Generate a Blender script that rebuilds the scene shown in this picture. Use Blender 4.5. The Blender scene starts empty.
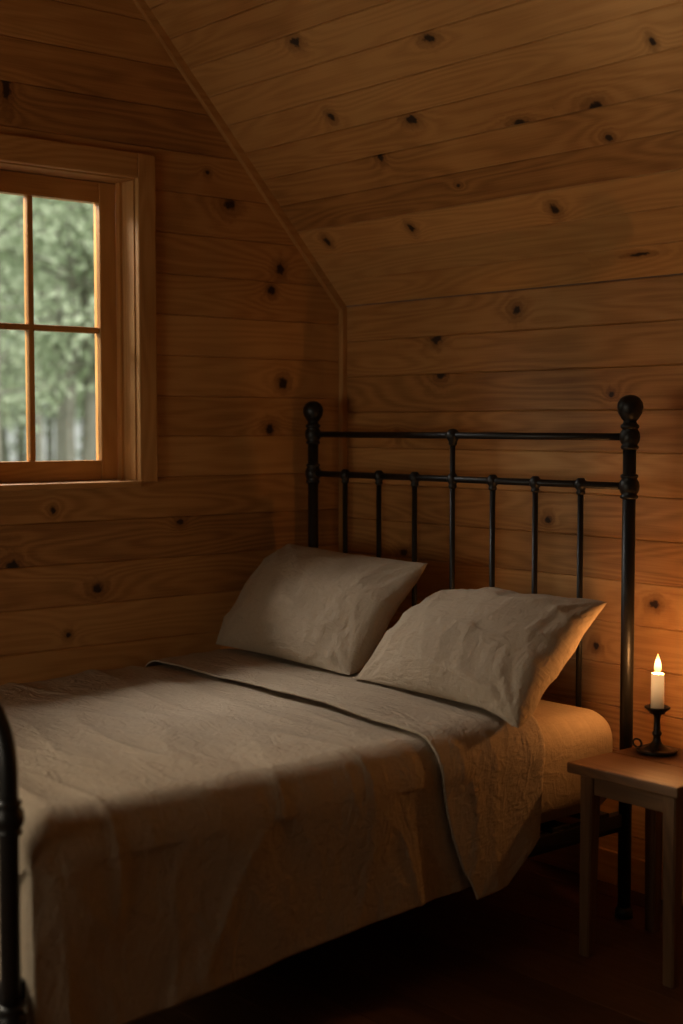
import bpy, bmesh, math, random
from mathutils import Vector, Matrix, noise as mn
random.seed(7)
scene=bpy.context.scene
scene.view_settings.view_transform='Standard'
scene.view_settings.look='None'
TAN=1.0917; TH=math.atan(TAN); ST,CT=math.sin(TH),math.cos(TH)
KZ=1.829; RX=4.7; RL=4.4; RIDGE_Z=KZ+RL/2*TAN

# ---------------------------------------------------------------- helpers
def link(o):
    scene.collection.objects.link(o); return o
def obj_from_bm(name,bm,mat=None,parent=None,smooth=True):
    me=bpy.data.meshes.new(name); bm.to_mesh(me); bm.free()
    if mat:
        for m in (mat if isinstance(mat,list) else [mat]): me.materials.append(m)
    if smooth:
        for p in me.polygons: p.use_smooth=True
    o=bpy.data.objects.new(name,me); link(o)
    if parent: o.parent=parent
    return o
def empty(name,loc=(0,0,0)):
    e=bpy.data.objects.new(name,None); e.location=loc; e.empty_display_size=.1; link(e); return e
def fn(v,s=0.,sc=1.,octv=3):
    return mn.fractal(Vector((v[0]*sc+s,v[1]*sc-s*.7,v[2]*sc+s*1.3)),.6,2.1,octv)
def sstep(x,a,b):
    t=max(0,min(1,(x-a)/(b-a))); return t*t*(3-2*t)

def box(bm,x0,x1,y0,y1,z0,z1,bev=0.,mi=0):
    r=bmesh.ops.create_cube(bm,size=1)
    vs=r['verts']
    for v in vs:
        v.co=Vector(((x0+x1)/2+v.co.x*(x1-x0),(y0+y1)/2+v.co.y*(y1-y0),(z0+z1)/2+v.co.z*(z1-z0)))
    fs=set(f for v in vs for f in v.link_faces)
    if bev>0:
        es=list(set(e for v in vs for e in v.link_edges))
        rr=bmesh.ops.bevel(bm,geom=es,offset=bev,segments=2,profile=.5,affect='EDGES')
        fs|=set(rr['faces'])
    for f in fs:
        if f.is_valid: f.material_index=mi
def tube(bm,pts,rad,seg=16,cap=True):
    pts=[Vector(p) for p in pts]; n=len(pts)
    rads=rad if isinstance(rad,(list,tuple)) else [rad]*n
    rings=[]; prev=None
    for i,p in enumerate(pts):
        d=(pts[min(i+1,n-1)]-pts[max(i-1,0)]).normalized()
        if prev is None:
            a=Vector((0,0,1)) if abs(d.z)<.9 else Vector((1,0,0))
            u=d.cross(a).normalized()
        else:
            u=(prev-d*prev.dot(d)).normalized()
        prev=u; w=d.cross(u)
        rings.append([bm.verts.new(p+(u*math.cos(2*math.pi*k/seg)+w*math.sin(2*math.pi*k/seg))*rads[i]) for k in range(seg)])
    for i in range(n-1):
        for k in range(seg):
            bm.faces.new((rings[i][k],rings[i][(k+1)%seg],rings[i+1][(k+1)%seg],rings[i+1][k]))
    if cap:
        bm.faces.new(rings[0][::-1]); bm.faces.new(rings[-1])
def lathe(bm,prof,c,seg=32):
    c=Vector(c); rings=[]
    for r,z in prof:
        r=max(r,1e-4)
        rings.append([bm.verts.new(c+Vector((r*math.cos(2*math.pi*k/seg),r*math.sin(2*math.pi*k/seg),z))) for k in range(seg)])
    for i in range(len(prof)-1):
        for k in range(seg):
            bm.faces.new((rings[i][k],rings[i][(k+1)%seg],rings[i+1][(k+1)%seg],rings[i+1][k]))
    bm.faces.new(rings[0][::-1]); bm.faces.new(rings[-1])
def ball(bm,c,r,sz=1.):
    lathe(bm,[(r*math.sin(math.pi*i/14),-r*sz*math.cos(math.pi*i/14)) for i in range(15)],c,20)

# ---------------------------------------------------------------- materials
class NT:
    def __init__(s,name):
        s.mat=bpy.data.materials.new(name); s.mat.use_nodes=True
        s.t=s.mat.node_tree; s.b=s.t.nodes.get('Principled BSDF'); s.out=s.t.nodes.get('Material Output')
    def n(s,t,**k):
        x=s.t.nodes.new(t)
        for a,b in k.items(): setattr(x,a,b)
        return x
    def l(s,a,b): s.t.links.new(a,b)
    def setin(s,sock,v):
        if isinstance(v,bpy.types.NodeSocket): s.l(v,sock)
        else: sock.default_value=v
    def math(s,op,a,b=0.,c=None,clamp=False):
        x=s.n('ShaderNodeMath',operation=op,use_clamp=clamp); s.setin(x.inputs[0],a); s.setin(x.inputs[1],b)
        if c is not None: s.setin(x.inputs[2],c)
        return x.outputs[0]
    def vmath(s,op,a,b=(0,0,0)):
        x=s.n('ShaderNodeVectorMath',operation=op); s.setin(x.inputs[0],a); s.setin(x.inputs[1],b)
        return x.outputs['Value'] if op in('LENGTH','DISTANCE') else x.outputs[0]
    def noise(s,vec,scale,detail=3.,rough=.5,dist=0.):
        x=s.n('ShaderNodeTexNoise'); s.l(vec,x.inputs['Vector']); x.inputs['Scale'].default_value=scale
        x.inputs['Detail'].default_value=detail; x.inputs['Roughness'].default_value=rough; x.inputs['Distortion'].default_value=dist
        return x.outputs['Fac']
    def ramp(s,fac,stops):
        x=s.n('ShaderNodeValToRGB'); s.l(fac,x.inputs[0]); e=x.color_ramp.elements
        while len(e)<len(stops): e.new(.5)
        for i,(p,c) in enumerate(stops): e[i].position=p; e[i].color=(*c,1)
        return x.outputs[0]
    def smooth(s,v,a,b,lo=0.,hi=1.):
        x=s.n('ShaderNodeMapRange',interpolation_type='SMOOTHSTEP'); s.l(v,x.inputs[0])
        for i,q in enumerate((a,b,lo,hi)): x.inputs[i+1].default_value=q
        return x.outputs[0]
    def mix(s,fac,a,b,bt='MIX'):
        x=s.n('ShaderNodeMix',data_type='RGBA',blend_type=bt); s.setin(x.inputs[0],fac)
        for sock,v in((x.inputs[6],a),(x.inputs[7],b)):
            if isinstance(v,tuple): sock.default_value=(*v,1)
            else: s.l(v,sock)
        return x.outputs[2]
    def bump(s,h,dist,strength=1.,normal=None):
        x=s.n('ShaderNodeBump'); s.l(h,x.inputs['Height']); x.inputs['Distance'].default_value=dist; x.inputs['Strength'].default_value=strength
        if normal: s.l(normal,x.inputs['Normal'])
        return x.outputs[0]

def pine(name,dark=(.18,.070,.018),mid=(.44,.208,.062),light=(.57,.30,.102),rough=.52,board_var=.55,knots=True):
    """Knotty pine; UVMap = metres along / across the boards, Board = random per board, Knot = offset from the board's knot in knot radii."""
    m=NT(name)
    uv=m.n('ShaderNodeUVMap',uv_map='UVMap').outputs[0]
    bd=m.n('ShaderNodeUVMap',uv_map='Board').outputs[0]
    sb=m.n('ShaderNodeSeparateXYZ'); m.l(bd,sb.inputs[0]); b1,b2=sb.outputs[0],sb.outputs[1]
    sx=m.n('ShaderNodeSeparateXYZ'); m.l(uv,sx.inputs[0])
    cb=m.n('ShaderNodeCombineXYZ')
    m.l(m.math('ADD',m.math('MULTIPLY',sx.outputs[0],.9),m.math('MULTIPLY',b1,53.)),cb.inputs[0])
    m.l(m.math('MULTIPLY',sx.outputs[1],8.),cb.inputs[1]); m.l(m.math('MULTIPLY',b2,31.),cb.inputs[2])
    fld=m.noise(cb.outputs[0],1.,1.5,.4)
    if knots:
        kv=m.n('ShaderNodeUVMap',uv_map='Knot').outputs[0]
        wob=m.n('ShaderNodeTexNoise'); m.l(uv,wob.inputs['Vector']); wob.inputs['Scale'].default_value=42.; wob.inputs['Detail'].default_value=2
        off=m.vmath('SCALE',m.vmath('SUBTRACT',wob.outputs['Color'],(.5,.5,.5))); off.node.inputs['Scale'].default_value=2.2
        kk=m.vmath('MULTIPLY',m.vmath('ADD',kv,off),(1,1,0))
        dmin=m.vmath('LENGTH',kk)
        halo=m.math('POWER',2.718,m.math('MULTIPLY',dmin,-.42))
        fld=m.math('ADD',fld,m.math('MULTIPLY',halo,.28))
    rings=m.math('SINE',m.math('MULTIPLY',fld,90.))
    rings=m.math('MULTIPLY_ADD',rings,.5,.5)
    fine=m.n('ShaderNodeCombineXYZ')
    m.l(m.math('MULTIPLY',sx.outputs[0],6.),fine.inputs[0]); m.l(m.math('MULTIPLY',sx.outputs[1],240.),fine.inputs[1]); m.l(b1,fine.inputs[2])
    fib=m.noise(fine.outputs[0],1.,2.,.6)
    blot=m.noise(uv,3.,2.,.5)
    fac=m.math('ADD',m.math('MULTIPLY',rings,.26),m.math('MULTIPLY',fib,.45))
    fac=m.math('ADD',fac,m.math('MULTIPLY',m.math('SUBTRACT',blot,.5),.65))
    fac=m.math('ADD',fac,m.math('MULTIPLY',m.math('SUBTRACT',b1,.5),board_var),clamp=True)
    col=m.ramp(fac,[(0.,light),(.42,mid),(1.,dark)])
    h=fib
    if knots:
        col=m.mix(m.smooth(dmin,1.0,3.8,.6,0.),col,tuple(c*.9 for c in dark))
        core=m.smooth(dmin,.65,1.4,1.,0.)
        col=m.mix(core,col,(.028,.012,.006))
    m.l(col,m.b.inputs['Base Color'])
    rg=m.math('MULTIPLY_ADD',fib,.2,rough-.1); m.l(rg,m.b.inputs['Roughness'])
    m.b.inputs['Specular IOR Level'].default_value=.35
    m.l(m.bump(h,.0006,.6),m.b.inputs['Normal'])
    return m.mat

def linen(name,col,col2,wr=1.):
    m=NT(name)
    uv=m.n('ShaderNodeUVMap',uv_map='UVMap').outputs[0]
    big=m.noise(uv,5.,2.,.5)
    wv=[]
    for k in range(2):
        sc=m.vmath('MULTIPLY',uv,((600,45,1) if k==0 else (45,600,1)))
        wv.append(m.noise(sc,1.,1.,.6))
    weave=m.math('ADD',wv[0],wv[1])
    c=m.mix(big,col,col2)
    c=m.mix(m.smooth(weave,.6,1.4,0.,.45),c,tuple(x*.58 for x in col))
    m.l(c,m.b.inputs['Base Color'])
    m.b.inputs['Roughness'].default_value=.92; m.b.inputs['Specular IOR Level'].default_value=.12
    m.b.inputs['Sheen Weight'].default_value=.06; m.b.inputs['Sheen Roughness'].default_value=.5
    m.b.inputs['Sheen Tint'].default_value=(.9,.75,.55,1)
    w1=m.noise(m.vmath('MULTIPLY',uv,(9,22,1)),1.,2.,.5,1.2)
    r1=m.math('ABSOLUTE',m.math('SUBTRACT',w1,.5))
    w2=m.noise(m.vmath('MULTIPLY',uv,(46,30,1)),1.,2.,.6,.8)
    hh=m.math('ADD',m.math('MULTIPLY',r1,.75),m.math('MULTIPLY',w2,.42))
    hh=m.math('ADD',hh,m.math('MULTIPLY',weave,.12))
    m.l(m.bump(hh,.0145*wr,.9),m.b.inputs['Normal'])
    return m.mat

def simple(name,col,rough=.5,metal=0.,spec=.5,nscale=40.,var=.2,bumpd=0.):
    m=NT(name)
    tc=m.n('ShaderNodeTexCoord').outputs['Object']
    nz=m.noise(tc,nscale,3.,.6)
    m.l(m.mix(nz,tuple(c*(1-var) for c in col),tuple(min(1,c*(1+var)) for c in col)),m.b.inputs['Base Color'])
    m.l(m.math('MULTIPLY_ADD',nz,.2,rough-.1),m.b.inputs['Roughness'])
    m.b.inputs['Metallic'].default_value=metal; m.b.inputs['Specular IOR Level'].default_value=spec
    if bumpd>0: m.l(m.bump(nz,bumpd),m.b.inputs['Normal'])
    return m.mat

def cz(z): return (z-KZ)/ST
rk=random.Random(3)
rv=random.Random(12)
def kn(lst):
    out=[]
    for (s,t,*q) in lst:
        f1,f2=rv.uniform(.9,1.6),rv.uniform(.85,1.4)
        out.append((s,t,(.013 if len(q)<1 else q[0])*f1,(.0095 if len(q)<2 else q[1])*f2))
    return out
K_ceil=kn([(.56,cz(2.557),.014,.011),(1.067,cz(2.478),.014,.012),(.518,cz(2.364),.014,.013),(.834,cz(2.311),.017,.010),(1.219,cz(2.248),.018,.008),
 (1.493,cz(2.245),.016,.013),(1.487,cz(2.176),.010,.009),(1.18,cz(2.03),.013,.012),(1.75,cz(2.35),.008,.009),(.62,cz(2.24),.011,.012),(.14,cz(2.04),.011,.013),
 (1.39,cz(1.89),.022,.006),(.57,cz(2.04),.012,.010),(.87,cz(2.13),.006,.005),(2.3,1.0),(2.6,.45),(3.1,1.4),(3.6,.3),(.9,1.7),(1.8,2.1),(2.9,2.4),(.35,1.35)])
K_back=kn([(.86,1.765,.014,.015),(.49,1.69,.015,.010),(.51,1.565,.012,.011),(1.42,.87,.014,.012),(.30,1.36,.008,.008),(1.0,1.1,.012,.010),
 (1.25,1.49,.010,.008),(.33,.95),(1.75,1.5),(2.2,1.1),(2.7,.6),(3.1,1.4),(3.8,.9),(2.0,.35),(1.2,.72,.012,.01)])
K_left=kn([(-.51,2.15,.018,.016),(-.29,1.945,.016,.016),(-.33,1.87,.012,.012),(-.28,1.545,.014,.012),(-.34,1.385,.015,.012),(-1.34,.96,.016,.014),(-.72,1.07,.012,.010),
 (-1.04,.87,.012,.010),(-1.15,.73,.010,.009),(-1.34,2.42,.008,.035),(-.60,2.25,.008,.007),(-1.2,1.13,.008,.007),
 (-2.0,.8),(-2.2,1.6),(-2.6,2.5),(-3.5,1.0),(-1.9,3.1),(-3.9,1.5)])
K_misc=kn([(rk.uniform(-4.2,-.2) if i%2 else rk.uniform(.2,4.5),rk.uniform(.1,3.),rk.uniform(.009,.016),rk.uniform(.007,.012)) for i in range(36)])
M_pine=pine('knotty_pine_boards')
M_bouncecut=pine('bounce_cut_boards',dark=(.04,.02,.008),mid=(.08,.042,.016),light=(.11,.06,.025))  # unseen boards, colour darkened to cut bounced light
M_trim=pine('pine_trim',dark=(.25,.105,.029),mid=(.46,.222,.067),light=(.57,.305,.108),board_var=0.,knots=False)
M_sash=pine('pine_sash',dark=(.28,.11,.028),mid=(.50,.225,.060),light=(.59,.29,.088),board_var=0.,rough=.4,knots=False)
M_floor=pine('stained_floor_boards',dark=(.045,.019,.008),mid=(.078,.035,.015),light=(.11,.052,.023),rough=.5)
M_stand=pine('rustic_table_wood',dark=(.045,.020,.008),mid=(.12,.057,.022),light=(.175,.088,.035),rough=.5,board_var=.1,knots=False)
M_iron=simple('black_iron',(.007,.0065,.006),.42,.0,.4,60.,.3)
M_linen=linen('oatmeal_linen',(.46,.365,.262),(.385,.30,.21))
M_sheet=linen('linen_sheet',(.43,.33,.22),(.38,.285,.185),.5)
M_pillow=linen('pillowcase_linen',(.46,.365,.26),(.385,.30,.21),.9)
M_siding=simple('exterior_siding',(.2,.12,.07),.8)
M_ground=simple('forest_ground',(.25,.29,.19),.95,0,.1,2.,.4)
M_bark=simple('bark',(.28,.27,.23),.95,0,.1,8.,.4)

# ---------------------------------------------------------------- boarded surfaces
def boarded(bm,mapf,tmin,tmax,pitch,srange,holes=(),c=.0035,dep=.005,mi=0,rs=1,knots=()):
    def layer(n): return bm.loops.layers.uv.get(n) or bm.loops.layers.uv.new(n)
    layer('UVMap'); layer('Board'); layer('Knot')
    uvl,bl,kl=layer('UVMap'),layer('Board'),layer('Knot')
    rng=random.Random(rs); t=tmin
    while t<tmax-1e-4:
        t1=min(t+pitch,tmax)
        pts=[(t,dep),(t+c,0),(t1-c,0),(t1,dep)] if c>0 else [(t,dep),(t1,dep)]
        for h in holes:
            for hv in(h[2],h[3]):
                if t+c<hv<t1-c: pts.append((hv,0 if c>0 else dep))
        pts.sort()
        r1,r2=rng.random(),rng.random()
        bk=sorted([k for k in knots if t<=k[1]<t1])
        cuts=[]
        for i,k in enumerate(bk):
            a=k[0]-.19; b=k[0]+.19
            if i>0 and bk[i-1][0]+.19>a: a=(bk[i-1][0]+k[0])/2
            if i<len(bk)-1 and bk[i+1][0]-.19<b: b=(bk[i+1][0]+k[0])/2
            cuts.append((a,b,k))
        for (ta,da),(tb,db) in zip(pts,pts[1:]):
            if tb-ta<1e-5: continue
            tm=(ta+tb)/2; ra,rb=srange(ta),srange(tb)
            iv=[(ra[0],ra[1],rb[0],rb[1])]
            for h in holes:
                if h[2]<tm<h[3]:
                    ni=[]
                    for (a0,a1,b0,b1) in iv:
                        if h[0]>max(a0,b0) and h[1]<min(a1,b1):
                            ni.append((a0,h[0],b0,h[0])); ni.append((h[1],a1,h[1],b1))
                        else: ni.append((a0,a1,b0,b1))
                    iv=ni
            for(a0,a1,b0,b1) in iv:
                lo,hi=max(a0,b0),min(a1,b1)
                pcs=[]; cura,curb=a0,b0
                for (ca,cbb,k) in cuts:
                    ca2,cb2=max(ca,lo),min(cbb,hi)
                    if cb2-ca2<.01: continue
                    if ca2>max(cura,curb)+1e-5: pcs.append((cura,ca2,curb,ca2,None)); cura=curb=ca2
                    pcs.append((cura,cb2,curb,cb2,k)); cura=curb=cb2
                if (a1-cura)+(b1-curb)>1e-4: pcs.append((cura,a1,curb,b1,None))
                for(p0,p1,q0,q1,k) in pcs:
                    q=[(p0,ta,da),(p1,ta,da),(q1,tb,db),(q0,tb,db)]
                    if abs(q1-q0)<1e-4: q=q[:3]
                    elif abs(p1-p0)<1e-4: q=q[1:]
                    f=bm.faces.new([bm.verts.new(mapf(*p)) for p in q]); f.material_index=mi
                    for lp,p in zip(f.loops,q):
                        lp[uvl].uv=(p[0],p[1]); lp[bl].uv=(r1,r2)
                        lp[kl].uv=((p[0]-k[0])/k[2],(p[1]-k[1])/k[3]) if k else (30,30)
        t=t1
WIN=[(-1.53,-.89,1.215,2.195),(-3.35,-2.45,1.0,2.25)]
WF=[(.75,2.15,.75,1.62)]
E=.03
def gable(z,e=E):
    k=max(0,(z-KZ)/TAN)
    a,b=-RL+k-e,-k+e
    if a>b: a=b=-RL/2
    return (a,b)
bm=bmesh.new()
boarded(bm,lambda s,t,d:(-d,s,t),-.125,RIDGE_Z,.135,gable,WIN,rs=11,knots=K_left)
boarded(bm,lambda s,t,d:(-.17-d,s,t),-.3,RIDGE_Z,.2,lambda z:gable(z,.15),WIN,rs=5,mi=1,c=0,dep=0)
obj_from_bm('wall_left',bm,[M_pine,M_siding],smooth=False)
bm=bmesh.new()
boarded(bm,lambda s,t,d:(s,d,t),KZ-15*.1285,KZ,.1285,lambda t:(-E,RX+E),rs=4,knots=K_back)
boarded(bm,lambda s,t,d:(s,.15,t),-.3,KZ,.3,lambda t:(-.17,RX+.17),rs=4,mi=1,c=0,dep=0)
box(bm,-.16,RX+.16,.012,.15,KZ-.2,KZ+.004,0,1)
obj_from_bm('wall_back',bm,[M_pine,M_siding],smooth=False)
bm=bmesh.new()
SL=RL/2/CT
boarded(bm,lambda s,t,d:(s,-t*CT+d*ST,KZ+t*ST+d*CT),0,SL,.1125,lambda t:(-E,RX+E),rs=8,knots=K_ceil)
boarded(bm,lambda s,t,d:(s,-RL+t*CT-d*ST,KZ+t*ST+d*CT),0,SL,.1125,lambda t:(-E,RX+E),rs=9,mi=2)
boarded(bm,lambda s,t,d:(s,-t*CT+.15*ST,KZ+t*ST+.15*CT),-.15,SL+.16,.3,lambda t:(-.3,RX+.3),rs=9,mi=1,c=0,dep=0)
boarded(bm,lambda s,t,d:(s,-RL+t*CT-.15*ST,KZ+t*ST+.15*CT),-.15,SL+.16,.3,lambda t:(-.3,RX+.3),rs=9,mi=1,c=0,dep=0)
obj_from_bm('ceiling',bm,[M_pine,M_siding,M_bouncecut],smooth=False)
bm=bmesh.new()
boarded(bm,lambda s,t,d:(RX+d,s,t),-.125,RIDGE_Z,.135,gable,(),rs=12,knots=K_misc)
boarded(bm,lambda s,t,d:(RX+.17,s,t),-.3,RIDGE_Z,.2,lambda z:gable(z,.15),(),rs=5,mi=1,c=0,dep=0)
obj_from_bm('wall_right',bm,[M_bouncecut,M_siding],smooth=False)
bm=bmesh.new()
boarded(bm,lambda s,t,d:(s,-RL-d,t),KZ-15*.1285,KZ,.1285,lambda t:(-E,RX+E),WF,rs=14,knots=K_misc)
boarded(bm,lambda s,t,d:(s,-RL-.17,t),-.3,KZ,.3,lambda t:(-.17,RX+.17),WF,rs=4,mi=1,c=0,dep=0)
box(bm,-.16,RX+.16,-RL-.15,-RL-.012,KZ-.15,KZ+.004,0,1)
obj_from_bm('wall_front',bm,[M_bouncecut,M_siding],smooth=False)
bm=bmesh.new()
boarded(bm,lambda s,t,d:(s,t,-d),-RL-.03,.03,.16,lambda t:(-E,RX+E),rs=15,c=.0015,dep=.003)
boarded(bm,lambda s,t,d:(s,t,-.2),-RL-.15,.15,.5,lambda t:(-.17,RX+.17),rs=15,mi=1,c=0,dep=0)
obj_from_bm('floor',bm,[M_floor,M_siding],smooth=False)

def uvbox(o,axis_long):
    me=o.data
    u=me.uv_layers.get('UVMap') or me.uv_layers.new(name='UVMap'); b=me.uv_layers.get('Board') or me.uv_layers.new(name='Board')
    others=[i for i in range(3) if i!=axis_long]
    for p in me.polygons:
        n=p.normal; k=max(others,key=lambda i:-abs(n[i]))
        for li in p.loop_indices:
            co=me.vertices[me.loops[li].vertex_index].co
            u.data[li].uv=(co[axis_long],co[k]); b.data[li].uv=(.4+.1*math.sin(7*axis_long),.3+.2*axis_long)
def part(name,mat,axis,boxes,parent=None,bev=.002):
    bm=bmesh.new()
    for b in boxes: box(bm,*b,bev)
    o=obj_from_bm(name,bm,mat,parent,smooth=False); uvbox(o,axis); return o

part('trim_1',M_trim,2,[(0,.024,-.022,0,0,KZ)])
bm=bmesh.new()   # trim_2 : strip following the rake of the ceiling
vs=[]
for t in (0,SL):
    for (w,x) in((0,0),(0,.02),(.026,.02),(.026,0)):
        vs.append(bm.verts.new((x,-t*CT-w*ST,KZ+t*ST-w*CT)))
for a in range(4):
    bm.faces.new((vs[a],vs[(a+1)%4],vs[4+(a+1)%4],vs[4+a]))
bm.faces.new(vs[:4]); bm.faces.new(vs[4:][::-1])
o=obj_from_bm('trim_2',bm,M_trim,smooth=False); uvbox(o,1)
part('baseboard_back',M_trim,0,[(0,RX,-.016,0,0,.10)])
part('baseboard_left',M_trim,1,[(0,.016,-RL,-.016,0,.10)])

def glassmat():
    m=NT('window_glass'); 
    tr=m.n('ShaderNodeBsdfTransparent'); gl=m.n('ShaderNodeBsdfGlossy'); gl.inputs['Roughness'].default_value=.02
    fr=m.n('ShaderNodeFresnel'); fr.inputs[0].default_value=1.2
    mx=m.n('ShaderNodeMixShader'); m.l(fr.outputs[0],mx.inputs[0]); m.l(tr.outputs[0],mx.inputs[1]); m.l(gl.outputs[0],mx.inputs[2])
    m.l(mx.outputs[0],m.out.inputs[0]); return m.mat
M_glass=glassmat()
def window(name,X,dirx,y0,y1,z0,z1,cols,zrows,front=False):
    """front=False: wall plane X, width runs along Y. front=True: wall plane Y=X, width runs along X."""
    e=empty(name,(0,0,0))
    def bx(xa,xb,c0,c1,d0,d1):
        a,b=X+dirx*xa,X+dirx*xb; a,b=min(a,b),max(a,b)
        return (c0,c1,a,b,d0,d1) if front else (a,b,c0,c1,d0,d1)
    W_=0 if front else 1
    cw=.068
    part('casing_vertical',M_trim,2,[bx(0,.024,y0-cw,y0,z0-.006,z1+.08),bx(0,.024,y1,y1+cw,z0-.006,z1+.08)],e,.004)
    part('casing_head',M_trim,W_,[bx(0,.024,y0,y1,z1,z1+.08)],e,.004)
    part('sill',M_trim,W_,[bx(-.17,.03,y0,y1,z0-.02,z0)],e,.004)
    part('jambs',M_trim,2,[bx(-.17,.0,y0,y0+.004,z0,z1),bx(-.17,.0,y1-.004,y1,z0,z1)],e,0)
    part('head_jamb',M_trim,W_,[bx(-.17,.0,y0,y1,z1-.004,z1)],e,0)
    s0,s1=y0+.008,y1-.012; st=.062
    part('sash_stiles',M_sash,2,[bx(-.135,-.095,s0,s0+st,z0+.001,z1-.006),bx(-.135,-.095,s1-st,s1,z0+.001,z1-.006)],e,.003)
    g0,g1=s0+st,s1-st; zb,zt=zrows[0],zrows[-1]
    part('sash_rails',M_sash,W_,[bx(-.133,-.097,g0,g1,z0+.001,zb),bx(-.133,-.097,g0,g1,zt,z1-.006)],e,.003)
    mu=[]; 
    for i in range(1,cols):
        yy=g0+(g1-g0)*i/cols; mu.append(bx(-.13,-.10,yy-.010,yy+.010,zb,zt))
    part('muntin_vertical',M_sash,2,mu,e,.004)
    part('muntin_horizontal',M_sash,W_,[bx(-.129,-.101,g0,g1,z-.010,z+.010) for z in zrows[1:-1]],e,.004)
    part('stop_moulding',M_sash,2,[bx(-.094,-.07,y1-.014,y1-.004,z0,z1-.004),bx(-.094,-.07,y0+.004,y0+.014,z0,z1-.004)],e,.001)
    part('glass',M_glass,W_,[bx(-.117,-.114,g0,g1,zb,zt)],e,0)
window('window_1',0,1,*WIN[0],2,[1.282,1.708,2.122])
window('fill_window_2',0,1,*WIN[1],3,[1.07,1.62,2.17])  # unseen window, added as an opening for fill light
window('fill_window_3',-RL,1,*WF[0],4,[.82,1.18,1.55],True)  # added out of view to let fill reach ceiling and back wall

# ---------------------------------------------------------------- iron bed
A,B,W=.0895,.2153,1.40
ZF,ZT,ZL=1.4465,1.3648,1.2265
bed=empty('iron_bed_frame')
bm=bmesh.new()
for x in (A,A+W):
    tube(bm,[(x,-B,0),(x,-B,ZF-.03)],.0185,20)
    lathe(bm,[(.0185,-.062),(.026,-.056),(.027,-.050),(.020,-.044),(.018,-.038),(.024,-.030),(.033,-.016),(.0365,0),(.0345,.014),(.027,.026),(.014,.034),(.0,.036)],(x,-B,ZF),24)
    for z in (ZT,ZL):
        lathe(bm,[(.018,-.036),(.025,-.032),(.025,-.026),(.021,-.022),(.027,-.013),(.029,0),(.027,.013),(.021,.022),(.025,.026),(.025,.032),(.018,.036)],(x,-B,z),24)
    lathe(bm,[(.018,0),(.026,0),(.026,.02),(.018,.03)],(x,-B,0),20)
tube(bm,[(A,-B,ZT),(A+W,-B,ZT)],.0105,14)
tube(bm,[(A,-B,ZL),(A+W,-B,ZL)],.0105,14)
tube(bm,[(A,-B,.36),(A+W,-B,.36)],.0105,14)
for k in range(1,8):
    x=A+W*k/8; top=ZT if k==4 else ZL
    tube(bm,[(x,-B,.36),(x,-B,top)],.0088,12)
    lathe(bm,[(.009,-.030),(.013,-.026),(.013,-.020),(.011,-.017),(.017,-.009),(.019,0),(.017,.009),(.011,.017),(.008,.019)],(x,-B,ZL),18)
    if k==4: lathe(bm,[(.009,-.032),(.014,-.027),(.013,-.02),(.02,-.01),(.023,0),(.020,.011),(.010,.020),(0,.022)],(x,-B,ZT),18)
obj_from_bm('headboard',bm,M_iron,bed)
FY=-2.138; FX=1.517; FZ2=.235
bm=bmesh.new(); FT=.86; R=.13
arc=[(FX,FY,.0),(FX,FY,FT-R)]+[(FX-R+R*math.cos(a),FY,FT-R+R*math.sin(a)) for a in [math.pi/2*i/10 for i in range(1,11)]]
LX=A-.008
left=[(LX+FX-p[0],p[1],p[2]) for p in arc][::-1]
tube(bm,arc+left,.0195,20)
for x in (FX,LX):
    for z in(.64,FZ2):
        lathe(bm,[(.018,-.036),(.026,-.032),(.026,-.026),(.022,-.022),(.029,-.013),(.031,0),(.029,.013),(.022,.022),(.026,.026),(.026,.032),(.018,.036)],(x,FY,z),24)
    lathe(bm,[(.018,0),(.026,0),(.026,.02),(.018,.03)],(x,FY,0),20)
for z in(.64,FZ2): tube(bm,[(LX,FY,z),(FX,FY,z)],.0105,14)
for k in range(1,8):
    x=LX+(FX-LX)*k/8; tube(bm,[(x,FY,FZ2),(x,FY,FT if k==4 else .64)],.0088,12); ball(bm,(x,FY,.64),.018)
obj_from_bm('footboard',bm,M_iron,bed)
bm=bmesh.new()
for x in(A+.012,A+W-.012):
    box(bm,x-.016,x+.016,FY,-B,.262,.30,.003); box(bm,x-.016,x-.010 if x>1 else x+.016,FY,-B,.24,.262,.001)
for i in range(11):
    y=-.32-i*.17; box(bm,A,A+W,y-.035,y+.035,.296,.312,.002)
obj_from_bm('side_rails',bm,M_iron,bed,smooth=False)

# mattress
bm=bmesh.new(); box(bm,.06,1.508,-2.05,-.243,.314,.603)
bmesh.ops.subdivide_edges(bm,edges=bm.edges[:],cuts=1,use_grid_fill=True)
bmesh.ops.bevel(bm,geom=[e for e in bm.edges if len(e.link_faces)==2 and e.calc_face_angle()>1],offset=.085,segments=10,profile=.5,affect='EDGES')
uvl=bm.loops.layers.uv.new('UVMap')
for f in bm.faces:
    n=f.normal
    for lp in f.loops:
        c=lp.vert.co
        lp[uvl].uv=(c.y,c.z+ c.x) if abs(n.x)>.3 else (c.y,c.x+.6)
mt=obj_from_bm('mattress',bm,M_sheet)

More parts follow.
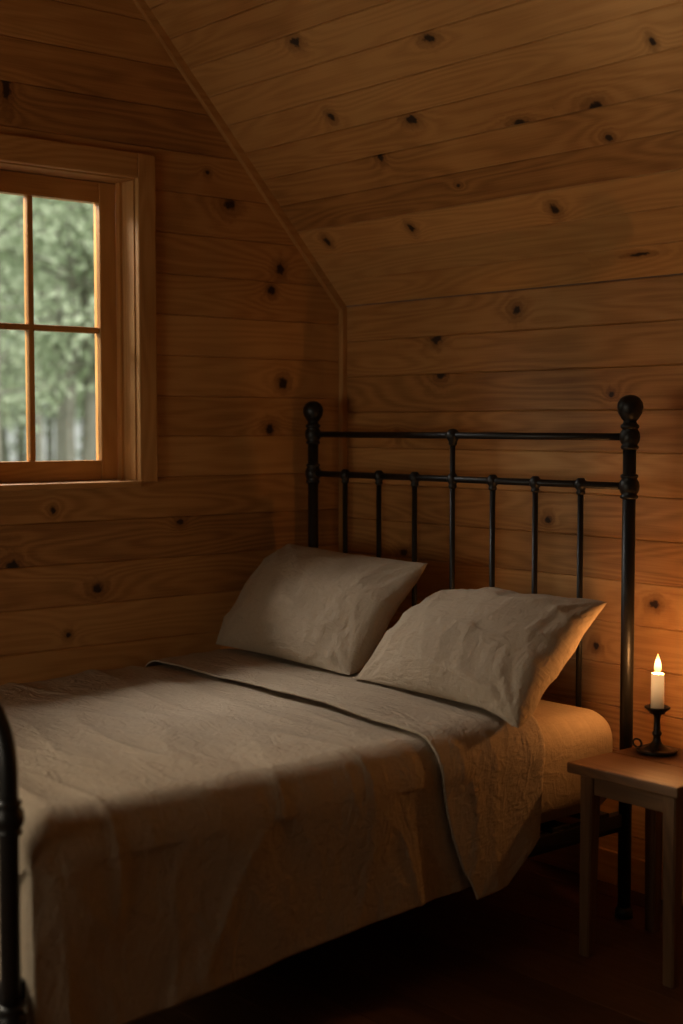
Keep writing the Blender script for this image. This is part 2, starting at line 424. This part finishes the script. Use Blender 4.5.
# ---------------------------------------------------------------- bedspread with folded-back top
XL,XR,ZTOP,RR=.035,1.532,.617,.098
def prof(u,Y):
    hem=.207+(Y+1.4)*.085
    if u<.10:
        h=1-u/.10; return (XL,ZTOP-RR-h*.23),(-1,0),h,-.1-h*.26
    if u<.14:
        a=math.pi-(u-.10)/.04*math.pi/2; return (XL+RR+RR*math.cos(a),ZTOP-RR+RR*math.sin(a)),(math.cos(a),math.sin(a)),0,(u-.14)*2.5
    if u<.66:
        k=(u-.14)/.52; return (XL+RR+k*(XR-XL-2*RR),ZTOP),(0,1),0,k*1.29
    if u<.74:
        a=math.pi/2-(u-.66)/.08*math.pi/2; return (XR-RR+RR*math.cos(a),ZTOP-RR+RR*math.sin(a)),(math.cos(a),math.sin(a)),0,1.29+(u-.66)*2.1
    h=(u-.74)/.26; return (XR+.006*h,ZTOP-RR-h*(ZTOP-RR-hem)),(1,0),h,1.458+h*.32
NU=230
rows=[]
YF,YH=-2.098,-.60
for i in range(30): rows.append(('f',1-i/30))
N1=230
for i in range(N1+1): rows.append(('m',i/N1))
for i in range(1,8): rows.append(('c',i/8))
N2=60
for i in range(N2+1): rows.append(('r',i/N2))
LIFT=.020
bm=bmesh.new(); grid=[]; metr=[]
for kind,v in rows:
    r=[];mm=[]
    for j in range(NU+1):
        u=j/NU
        _,_,h0,mx=prof(u,-.8)
        right=u>.5; h=h0 if right else 0
        x0=prof(u,-.8)[0][0]
        edge=sstep(u,.66,.76)
        yh=YH-.035*edge-.02*h-.006*math.sin(x0*9)+.01*fn((x0*2,0,0),3)
        ye=-.895-.10*min(x0/1.5,1)+.10*h**1.2+.012*fn((x0*3,h,0),9)
        if kind=='f': Y=YF; lift=0; vv=YF-v*.4
        elif kind=='m': Y=YF+(yh-YF)*v; lift=0; vv=Y
        elif kind=='c':
            a=math.pi*v; Y=yh+.011*math.sin(a); lift=LIFT*(1-math.cos(a))/2; vv=yh+.03*v
        else: Y=yh+(ye-yh)*v; lift=LIFT-.008*v; vv=yh+.03+(yh-Y)
        (x,z),(nx,nz),hh,mx=prof(u,Y)
        band=kind in 'cr'
        if band and right and h>0:
            z-=.03*h*max(0,min(1,(yh-Y)/.12))*(1 if kind=='r' else 0)
            z+=.05*h**3*max(0,1-(yh-Y)/.12)
            lift+=.002*h
        if kind=='m' and right: z+=.06*h**3*max(0,1-(yh-Y)/.12)
        if kind in 'fm': under=max(0,min(1,(ye-Y)/.08)) 
        sd=0 if not band else 17
        q=Vector((x,Y,z if hh>0 else ZTOP))
        w=.0095*fn((q.x*2.2,q.y*4.0,q.z*2),sd,1.,2)
        rg=1-abs(fn((q.x*1.6+.5*q.y,q.y*7,q.z*2),sd+5,1.,1))*2.2
        w+=.0065*max(0,rg)**3
        rg2=1-abs(fn((q.x*5-2*q.y,q.y*10,q.z*5),sd+8,1.,1))*2
        w+=.0026*max(0,rg2)**2
        if not band: w*=under
        else: w*=.6
        dome=.010*math.sin(math.pi*max(0,min(1,(x-XL)/(XR-XL)))) if nz>0 else 0
        if right and hh>0:
            w+=hh*(.010*fn((0,Y*2.3,0),21,1.,1)+.005*fn((0,Y*6.5,hh*.8),25,1.,1))
            z+=.008*hh*fn((0,Y*3,0),31,1.,2)
        if hh>0 and not right: w=max(-.004,min(.004,w))
        X_,Y_,Z_=x+nx*(lift+w),Y,z+nz*(lift+w)+dome
        if kind=='m' and Y<YF+.07:
            a=(YF+.07-Y)/.07; Z_-=.045*(1-math.sqrt(max(0,1-a*a)))*max(0,nz)
        if kind=='f':
            if nz>.02: Z_-= (.045+.33*v)*nz; X_-=.16*v*nx
            else: X_-= nx*.16*v
            Y_+= .016*v*(1-max(0,nz))+.004*fn((X_*4,Z_*3,0),40,1.,2)*v
        r.append(bm.verts.new((X_,Y_,Z_))); mm.append((mx,vv))
    grid.append(r); metr.append(mm)
uvl=bm.loops.layers.uv.new('UVMap')
for i in range(len(grid)-1):
    for j in range(NU):
        f=bm.faces.new((grid[i][j],grid[i][j+1],grid[i+1][j+1],grid[i+1][j]))
        ms=(metr[i][j],metr[i][j+1],metr[i+1][j+1],metr[i+1][j])
        for lp,q in zip(f.loops,ms): lp[uvl].uv=q
sp=obj_from_bm('bedspread',bm,M_linen)
so=sp.modifiers.new('thickness','SOLIDIFY'); so.thickness=.005; so.offset=-1

# ---------------------------------------------------------------- pillows
def pillow(name,bl,br,tl,tr,T,seed):
    bl,br,tl,tr=map(Vector,(bl,br,tl,tr))
    N=72; bm=bmesh.new(); uvl=bm.loops.layers.uv.new('UVMap')
    nrm=((br-bl).cross(tl-bl)).normalized()
    if nrm.y>0: nrm=-nrm
    Wd=(br-bl).length; Hd=(tl-bl).length
    def P(u,v,side):
        uu=u*(1-.035*(1-v*v)); vv=v*(1-.06*(1-u*u))
        a,b=(uu+1)/2,(vv+1)/2
        p=bl*(1-a)*(1-b)+br*a*(1-b)+tl*(1-a)*b+tr*a*b
        e=max(0,(1-u**2))*max(0,(1-v**2))
        th=T/2*(e**.42)*(1-.16*v)*(1+.10*math.cos(u*2+seed))
        edge=min(1,e*6)
        q=Vector((u*Wd/2,v*Hd/2,side*.3))
        w=.007*fn((q.x*4,q.y*4,q.z),seed,1.,2)
        rg=1-abs(fn((q.x*5+q.y*2.5,q.y*8-q.x*2,q.z),seed+4,1.,1))*2.2
        w+=.007*max(0,rg)**3
        rg=1-abs(fn((q.x*3-q.y*5,q.y*4+q.x*9,q.z),seed+6,1.,1))*2.4
        w+=.0055*max(0,rg)**3
        for cu in(-1,1):
            for cv in(-1,1):
                du,dv=(u-cu)*Wd/2,(v-cv)*Hd/2; rr=math.hypot(du,dv)
                if rr<.22:
                    an=math.atan2(dv,du); w+=.006*math.sin(an*14+seed+cu)*(1-rr/.22)*min(1,rr/.04)
        p=p+nrm*side*(th+w*edge)
        p=p+nrm*(-.018*(v+0.2)**2+.010*fn((u*1.5,v*1.5,0),seed+9,1.,2))
        zf=.658
        if p.x>1.42: zf-=.030*min(1,((p.x-1.42)/.12))**2
        if p.y>-.58: zf-=.042*min(1,(p.y+.58)/.02)
        if p.z<zf+.015:
            d=(zf+.015-p.z); p.z=zf+.015-.015*(1-math.exp(-d/.015))
        return p
    grids=[]
    for side in(1,-1):
        g=[[None]*(N+1) for _ in range(N+1)]
        for i in range(N+1):
            for j in range(N+1):
                u=-math.cos(math.pi*i/N); v=-math.cos(math.pi*j/N)
                u=.5*u+.5*(2*i/N-1); v=.5*v+.5*(2*j/N-1)
                if side==-1 and (i in(0,N) or j in(0,N)): g[i][j]=grids[0][i][j]
                else: g[i][j]=bm.verts.new(P(u,v,side))
        grids.append(g)
        for i in range(N):
            for j in range(N):
                vs=[g[i][j],g[i+1][j],g[i+1][j+1],g[i][j+1]]
                ii=[(i,j),(i+1,j),(i+1,j+1),(i,j+1)]
                if side==-1: vs=vs[::-1]; ii=ii[::-1]
                f=bm.faces.new(vs)
                for lp,(a,b) in zip(f.loops,ii): lp[uvl].uv=(a/N*Wd+seed,b/N*Hd+side)
    return obj_from_bm(name,bm,M_pillow)
pillow('pillow',(.085,-.650,.645),(.835,-.690,.635),(.085,-.345,1.0),(.785,-.335,.980),.20,1.3)
pillow('pillow.001',(.865,-.710,.635),(1.565,-.755,.628),(.875,-.345,.905),(1.505,-.335,.925),.20,6.1)

# ---------------------------------------------------------------- nightstand
TX0,TX1,TY0,TY1,TZ=1.572,1.925,-.566,-.205,.516
ns=empty('nightstand')
part('tabletop',M_stand,0,[(TX0,TX1,TY0,TY0+.181,TZ-.028,TZ),(TX0,TX1,TY0+.182,TY1,TZ-.028,TZ)],ns,.004)
bm=bmesh.new()
for x in(TX0+.045,TX1-.045):
    for y in(TY0+.045,TY1-.045):
        sx=1 if x>1.7 else -1; sy=1 if y>-.4 else -1
        r=bmesh.ops.create_cube(bm,size=1)
        for v in r['verts']:
            top=v.co.z>0; w=.040 if top else .032
            v.co=Vector((x+(0 if top else sx*.004)+v.co.x*w,y+(0 if top else sy*.004)+v.co.y*w,(TZ-.028) if top else 0))
        bmesh.ops.bevel(bm,geom=list(set(e for v in r['verts'] for e in v.link_edges)),offset=.003,segments=2,affect='EDGES')
o=obj_from_bm('legs',bm,M_stand,ns,False); uvbox(o,2)
a0,a1,b0,b1=TX0+.045,TX1-.045,TY0+.045,TY1-.045
part('apron_long',M_stand,0,[(a0,a1,b0-.010,b0+.010,TZ-.082,TZ-.028),(a0,a1,b1-.010,b1+.010,TZ-.082,TZ-.028)],ns)
part('apron_side',M_stand,1,[(a0-.010,a0+.010,b0,b1,TZ-.082,TZ-.028),(a1-.010,a1+.010,b0,b1,TZ-.082,TZ-.028)],ns)

# ---------------------------------------------------------------- candle
CX,CY=1.660,-.300
bm=bmesh.new()
lathe(bm,[(.0,0),(.048,0),(.053,.003),(.055,.008),(.053,.011),(.046,.009),(.034,.012),(.026,.018),(.017,.024),(.011,.032),(.0095,.045),(.013,.050),(.0135,.055),(.0095,.060),(.0085,.085),(.0095,.100),(.014,.106),(.022,.112),(.033,.120),(.035,.124),(.033,.126),(.024,.122),(.022,.122),(.021,.108),(0,.108)],(CX,CY,TZ),40)
pts=[(CX-.050-.014*math.sin(a), CY-.02, TZ+.010+.011*(1-math.cos(a))) for a in [math.pi*2*i/16 for i in range(17)]]
tube(bm,pts,.003,8,False)
obj_from_bm('candlestick',bm,M_iron)
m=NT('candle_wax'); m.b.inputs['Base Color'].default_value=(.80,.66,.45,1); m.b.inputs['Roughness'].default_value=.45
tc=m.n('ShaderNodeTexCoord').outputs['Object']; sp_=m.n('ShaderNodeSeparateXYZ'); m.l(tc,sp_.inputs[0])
glow=m.smooth(sp_.outputs[2],.01,.105,0.08,.75)  # flame light inside the wax put in as emission, stronger upwards
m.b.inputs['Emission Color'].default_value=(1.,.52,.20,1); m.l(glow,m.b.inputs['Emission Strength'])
M_wax=m.mat
cd=empty('candle',(CX,CY,TZ+.109))
bm=bmesh.new(); 
lathe(bm,[(0,0),(.0175,0),(.0175,.05),(.0172,.103),(.0160,.107),(.0135,.106),(.010,.102),(0,.101)],(0,0,0),32)
obj_from_bm('wax_stick',bm,M_wax,cd)
bm=bmesh.new(); tube(bm,[(0,0,.100),(.0005,0,.108),(.002,0,.115)],.0011,8)
obj_from_bm('wick',bm,M_iron,cd)
m=NT('flame'); tr=m.n('ShaderNodeBsdfTransparent'); em=m.n('ShaderNodeEmission'); ad=m.n('ShaderNodeAddShader')
tc=m.n('ShaderNodeTexCoord').outputs['Object']; s_=m.n('ShaderNodeSeparateXYZ'); m.l(tc,s_.inputs[0])
m.l(m.ramp(m.smooth(s_.outputs[2],.106,.158),[(0,(.9,.35,.08)),(.25,(1,.62,.22)),(.7,(1,.80,.42)),(1,(1,.5,.12))]),em.inputs[0])
em.inputs[1].default_value=1.7
m.l(tr.outputs[0],ad.inputs[0]); m.l(em.outputs[0],ad.inputs[1]); m.l(ad.outputs[0],m.out.inputs[0]); M_flame=m.mat
bm=bmesh.new(); lathe(bm,[(.001,.106),(.006,.110),(.009,.117),(.0098,.124),(.0085,.133),(.006,.143),(.003,.152),(0.0005,.160)],(0,0,0),20)
obj_from_bm('flame',bm,M_flame,cd)
ld=bpy.data.lights.new('candle_light','POINT'); ld.energy=4.0; ld.color=(1.,.43,.13); ld.shadow_soft_size=.012
lo=bpy.data.objects.new('candle_light',ld); lo.location=(0,0,.128); link(lo); lo.parent=cd

# ---------------------------------------------------------------- outside
bm=bmesh.new(); bmesh.ops.create_grid(bm,x_segments=40,y_segments=40,size=45)
for v in bm.verts: v.co=Vector((v.co.x-46,v.co.y,-2.6+.5*fn(v.co,2,.08)))
obj_from_bm('forest_ground',bm,M_ground)
def leafmat(name,c1,c2):
    m=NT(name); g=m.n('ShaderNodeNewGeometry')
    nz=m.noise(g.outputs['Position'],.9,2.)
    oi=m.n('ShaderNodeObjectInfo').outputs['Random']
    c=m.mix(m.math('MULTIPLY_ADD',oi,.5,m.math('MULTIPLY_ADD',nz,1.6,-.55),clamp=True),c1,c2)
    d=m.n('ShaderNodeBsdfDiffuse'); t=m.n('ShaderNodeBsdfTranslucent'); m.l(c,d.inputs[0]); m.l(c,t.inputs[0])
    mx=m.n('ShaderNodeMixShader'); mx.inputs[0].default_value=.5; m.l(d.outputs[0],mx.inputs[1]); m.l(t.outputs[0],mx.inputs[2]); m.l(mx.outputs[0],m.out.inputs[0])
    return m.mat
M_leaf=leafmat('foliage',(.47,.56,.39),(.68,.75,.58))  # mist outside is put into these pale leaf colours
variants=[]
for vi in range(4):
    rng=random.Random(50+vi); bm=bmesh.new(); H=rng.uniform(10,13)
    tp=[(rng.uniform(-.12,.12)*i/4,rng.uniform(-.12,.12)*i/4,H*i/8) for i in range(9)]
    tube(bm,tp,[.15*(1-i/9.5) for i in range(9)],8)
    low=4.4 if vi<2 else 1.2
    for br in range(34 if vi<2 else 44):
        z0=rng.uniform(low,H-.4); an=rng.uniform(0,6.28); L=rng.uniform(.8,2.3)*(1-.55*(max(z0,3)-3)/H)
        d=Vector((math.cos(an),math.sin(an),rng.uniform(-.1,.5)))
        p0=Vector((0,0,z0)); p1=p0+d*L
        tube(bm,[p0,(p0+p1)/2+Vector((0,0,.06)),p1],[.03,.02,.006],5)
        for k in range(60):
            p=p0.lerp(p1,rng.uniform(.3,1.1))+Vector((rng.gauss(0,.22),rng.gauss(0,.22),rng.gauss(0,.2)))
            a=Vector((rng.gauss(0,1),rng.gauss(0,1),rng.gauss(0,1))).normalized()*rng.uniform(.05,.10)
            b=a.cross(Vector((rng.gauss(0,1),rng.gauss(0,1),rng.gauss(0,1)))).normalized()*rng.uniform(.03,.06)
            f=bm.faces.new([bm.verts.new(q) for q in(p-a,p+b,p+a,p-b)]); f.material_index=1
    me=bpy.data.meshes.new('tree'); bm.to_mesh(me); bm.free(); me.materials.append(M_bark); me.materials.append(M_leaf); variants.append(me)
rng=random.Random(21)
for i in range(60):
    X=-rng.uniform(13,34); k=rng.uniform(.15,.95); vi=i%4
    if i<12: k=rng.uniform(.50,.64); vi=i%2
    if 12<=i<24: k=rng.uniform(.50,.66); vi=2+i%2; X=-rng.uniform(24,36)
    Y=-3.4+(4-X)*k+rng.uniform(-1,1)
    if i>52: X=-rng.uniform(9,20); Y=rng.uniform(-14,-2)
    o=bpy.data.objects.new('tree',variants[vi]); o.location=(X,Y,-2.75); o.rotation_euler=(0,0,rng.uniform(0,6.28)); s=rng.uniform(.85,1.2); o.scale=(s,s,s); link(o)

# ---------------------------------------------------------------- light
w=bpy.data.worlds.new('overcast_sky'); scene.world=w; w.use_nodes=True; nt=w.node_tree
bg=nt.nodes['Background']; bg.inputs[0].default_value=(.77,.81,.72,1); bg.inputs[1].default_value=.82
sl=bpy.data.lights.new('tree_fill_sun','SUN'); sl.energy=4.2; sl.angle=math.radians(25); sl.color=(1,.98,.90)  # sun lamp added to brighten the tree fronts
so_=bpy.data.objects.new('tree_fill_sun',sl); so_.rotation_euler=Vector((-.80,-.06,-.50)).to_track_quat('-Z','Y').to_euler(); so_.location=(6,-8,12); link(so_)
def area(name,loc,target,sx,sy,power,col):
    l=bpy.data.lights.new(name,'AREA'); l.shape='RECTANGLE'; l.size=sx; l.size_y=sy; l.energy=power; l.color=col
    o=bpy.data.objects.new(name,l); o.location=loc; d=Vector(target)-Vector(loc); o.rotation_euler=d.to_track_quat('-Z','Y').to_euler(); link(o); return o
area('daylight_window_1',(-1.35,-1.75,3.3),(0.2,-1.2,1.5),2.6,1.6,345,(1.,.95,.88))
area('fill_light_2',(-.22,-2.9,1.65),(1,-2.72,1.68),.85,1.2,70,(1.,.88,.68))  # added fill lamp behind the unseen gable window
area('fill_light_3',(1.45,-RL-.22,1.15),(1.45,-3,1.34),1.3,.8,19,(1.,.86,.64))  # added fill lamp behind the unseen front wall window

# ---------------------------------------------------------------- camera
cam=bpy.data.cameras.new('camera'); co=bpy.data.objects.new('camera',cam); link(co)
co.location=(4.0011,-3.3989,1.3997); co.rotation_euler=(math.pi/2-.0615,0,.8677)
cam.sensor_fit='VERTICAL'; cam.sensor_height=36; cam.lens=1422.25*36/1024; cam.clip_start=.05; cam.clip_end=200
cam.dof.use_dof=True; cam.dof.focus_distance=4.2; cam.dof.aperture_fstop=1.8
scene.camera=co
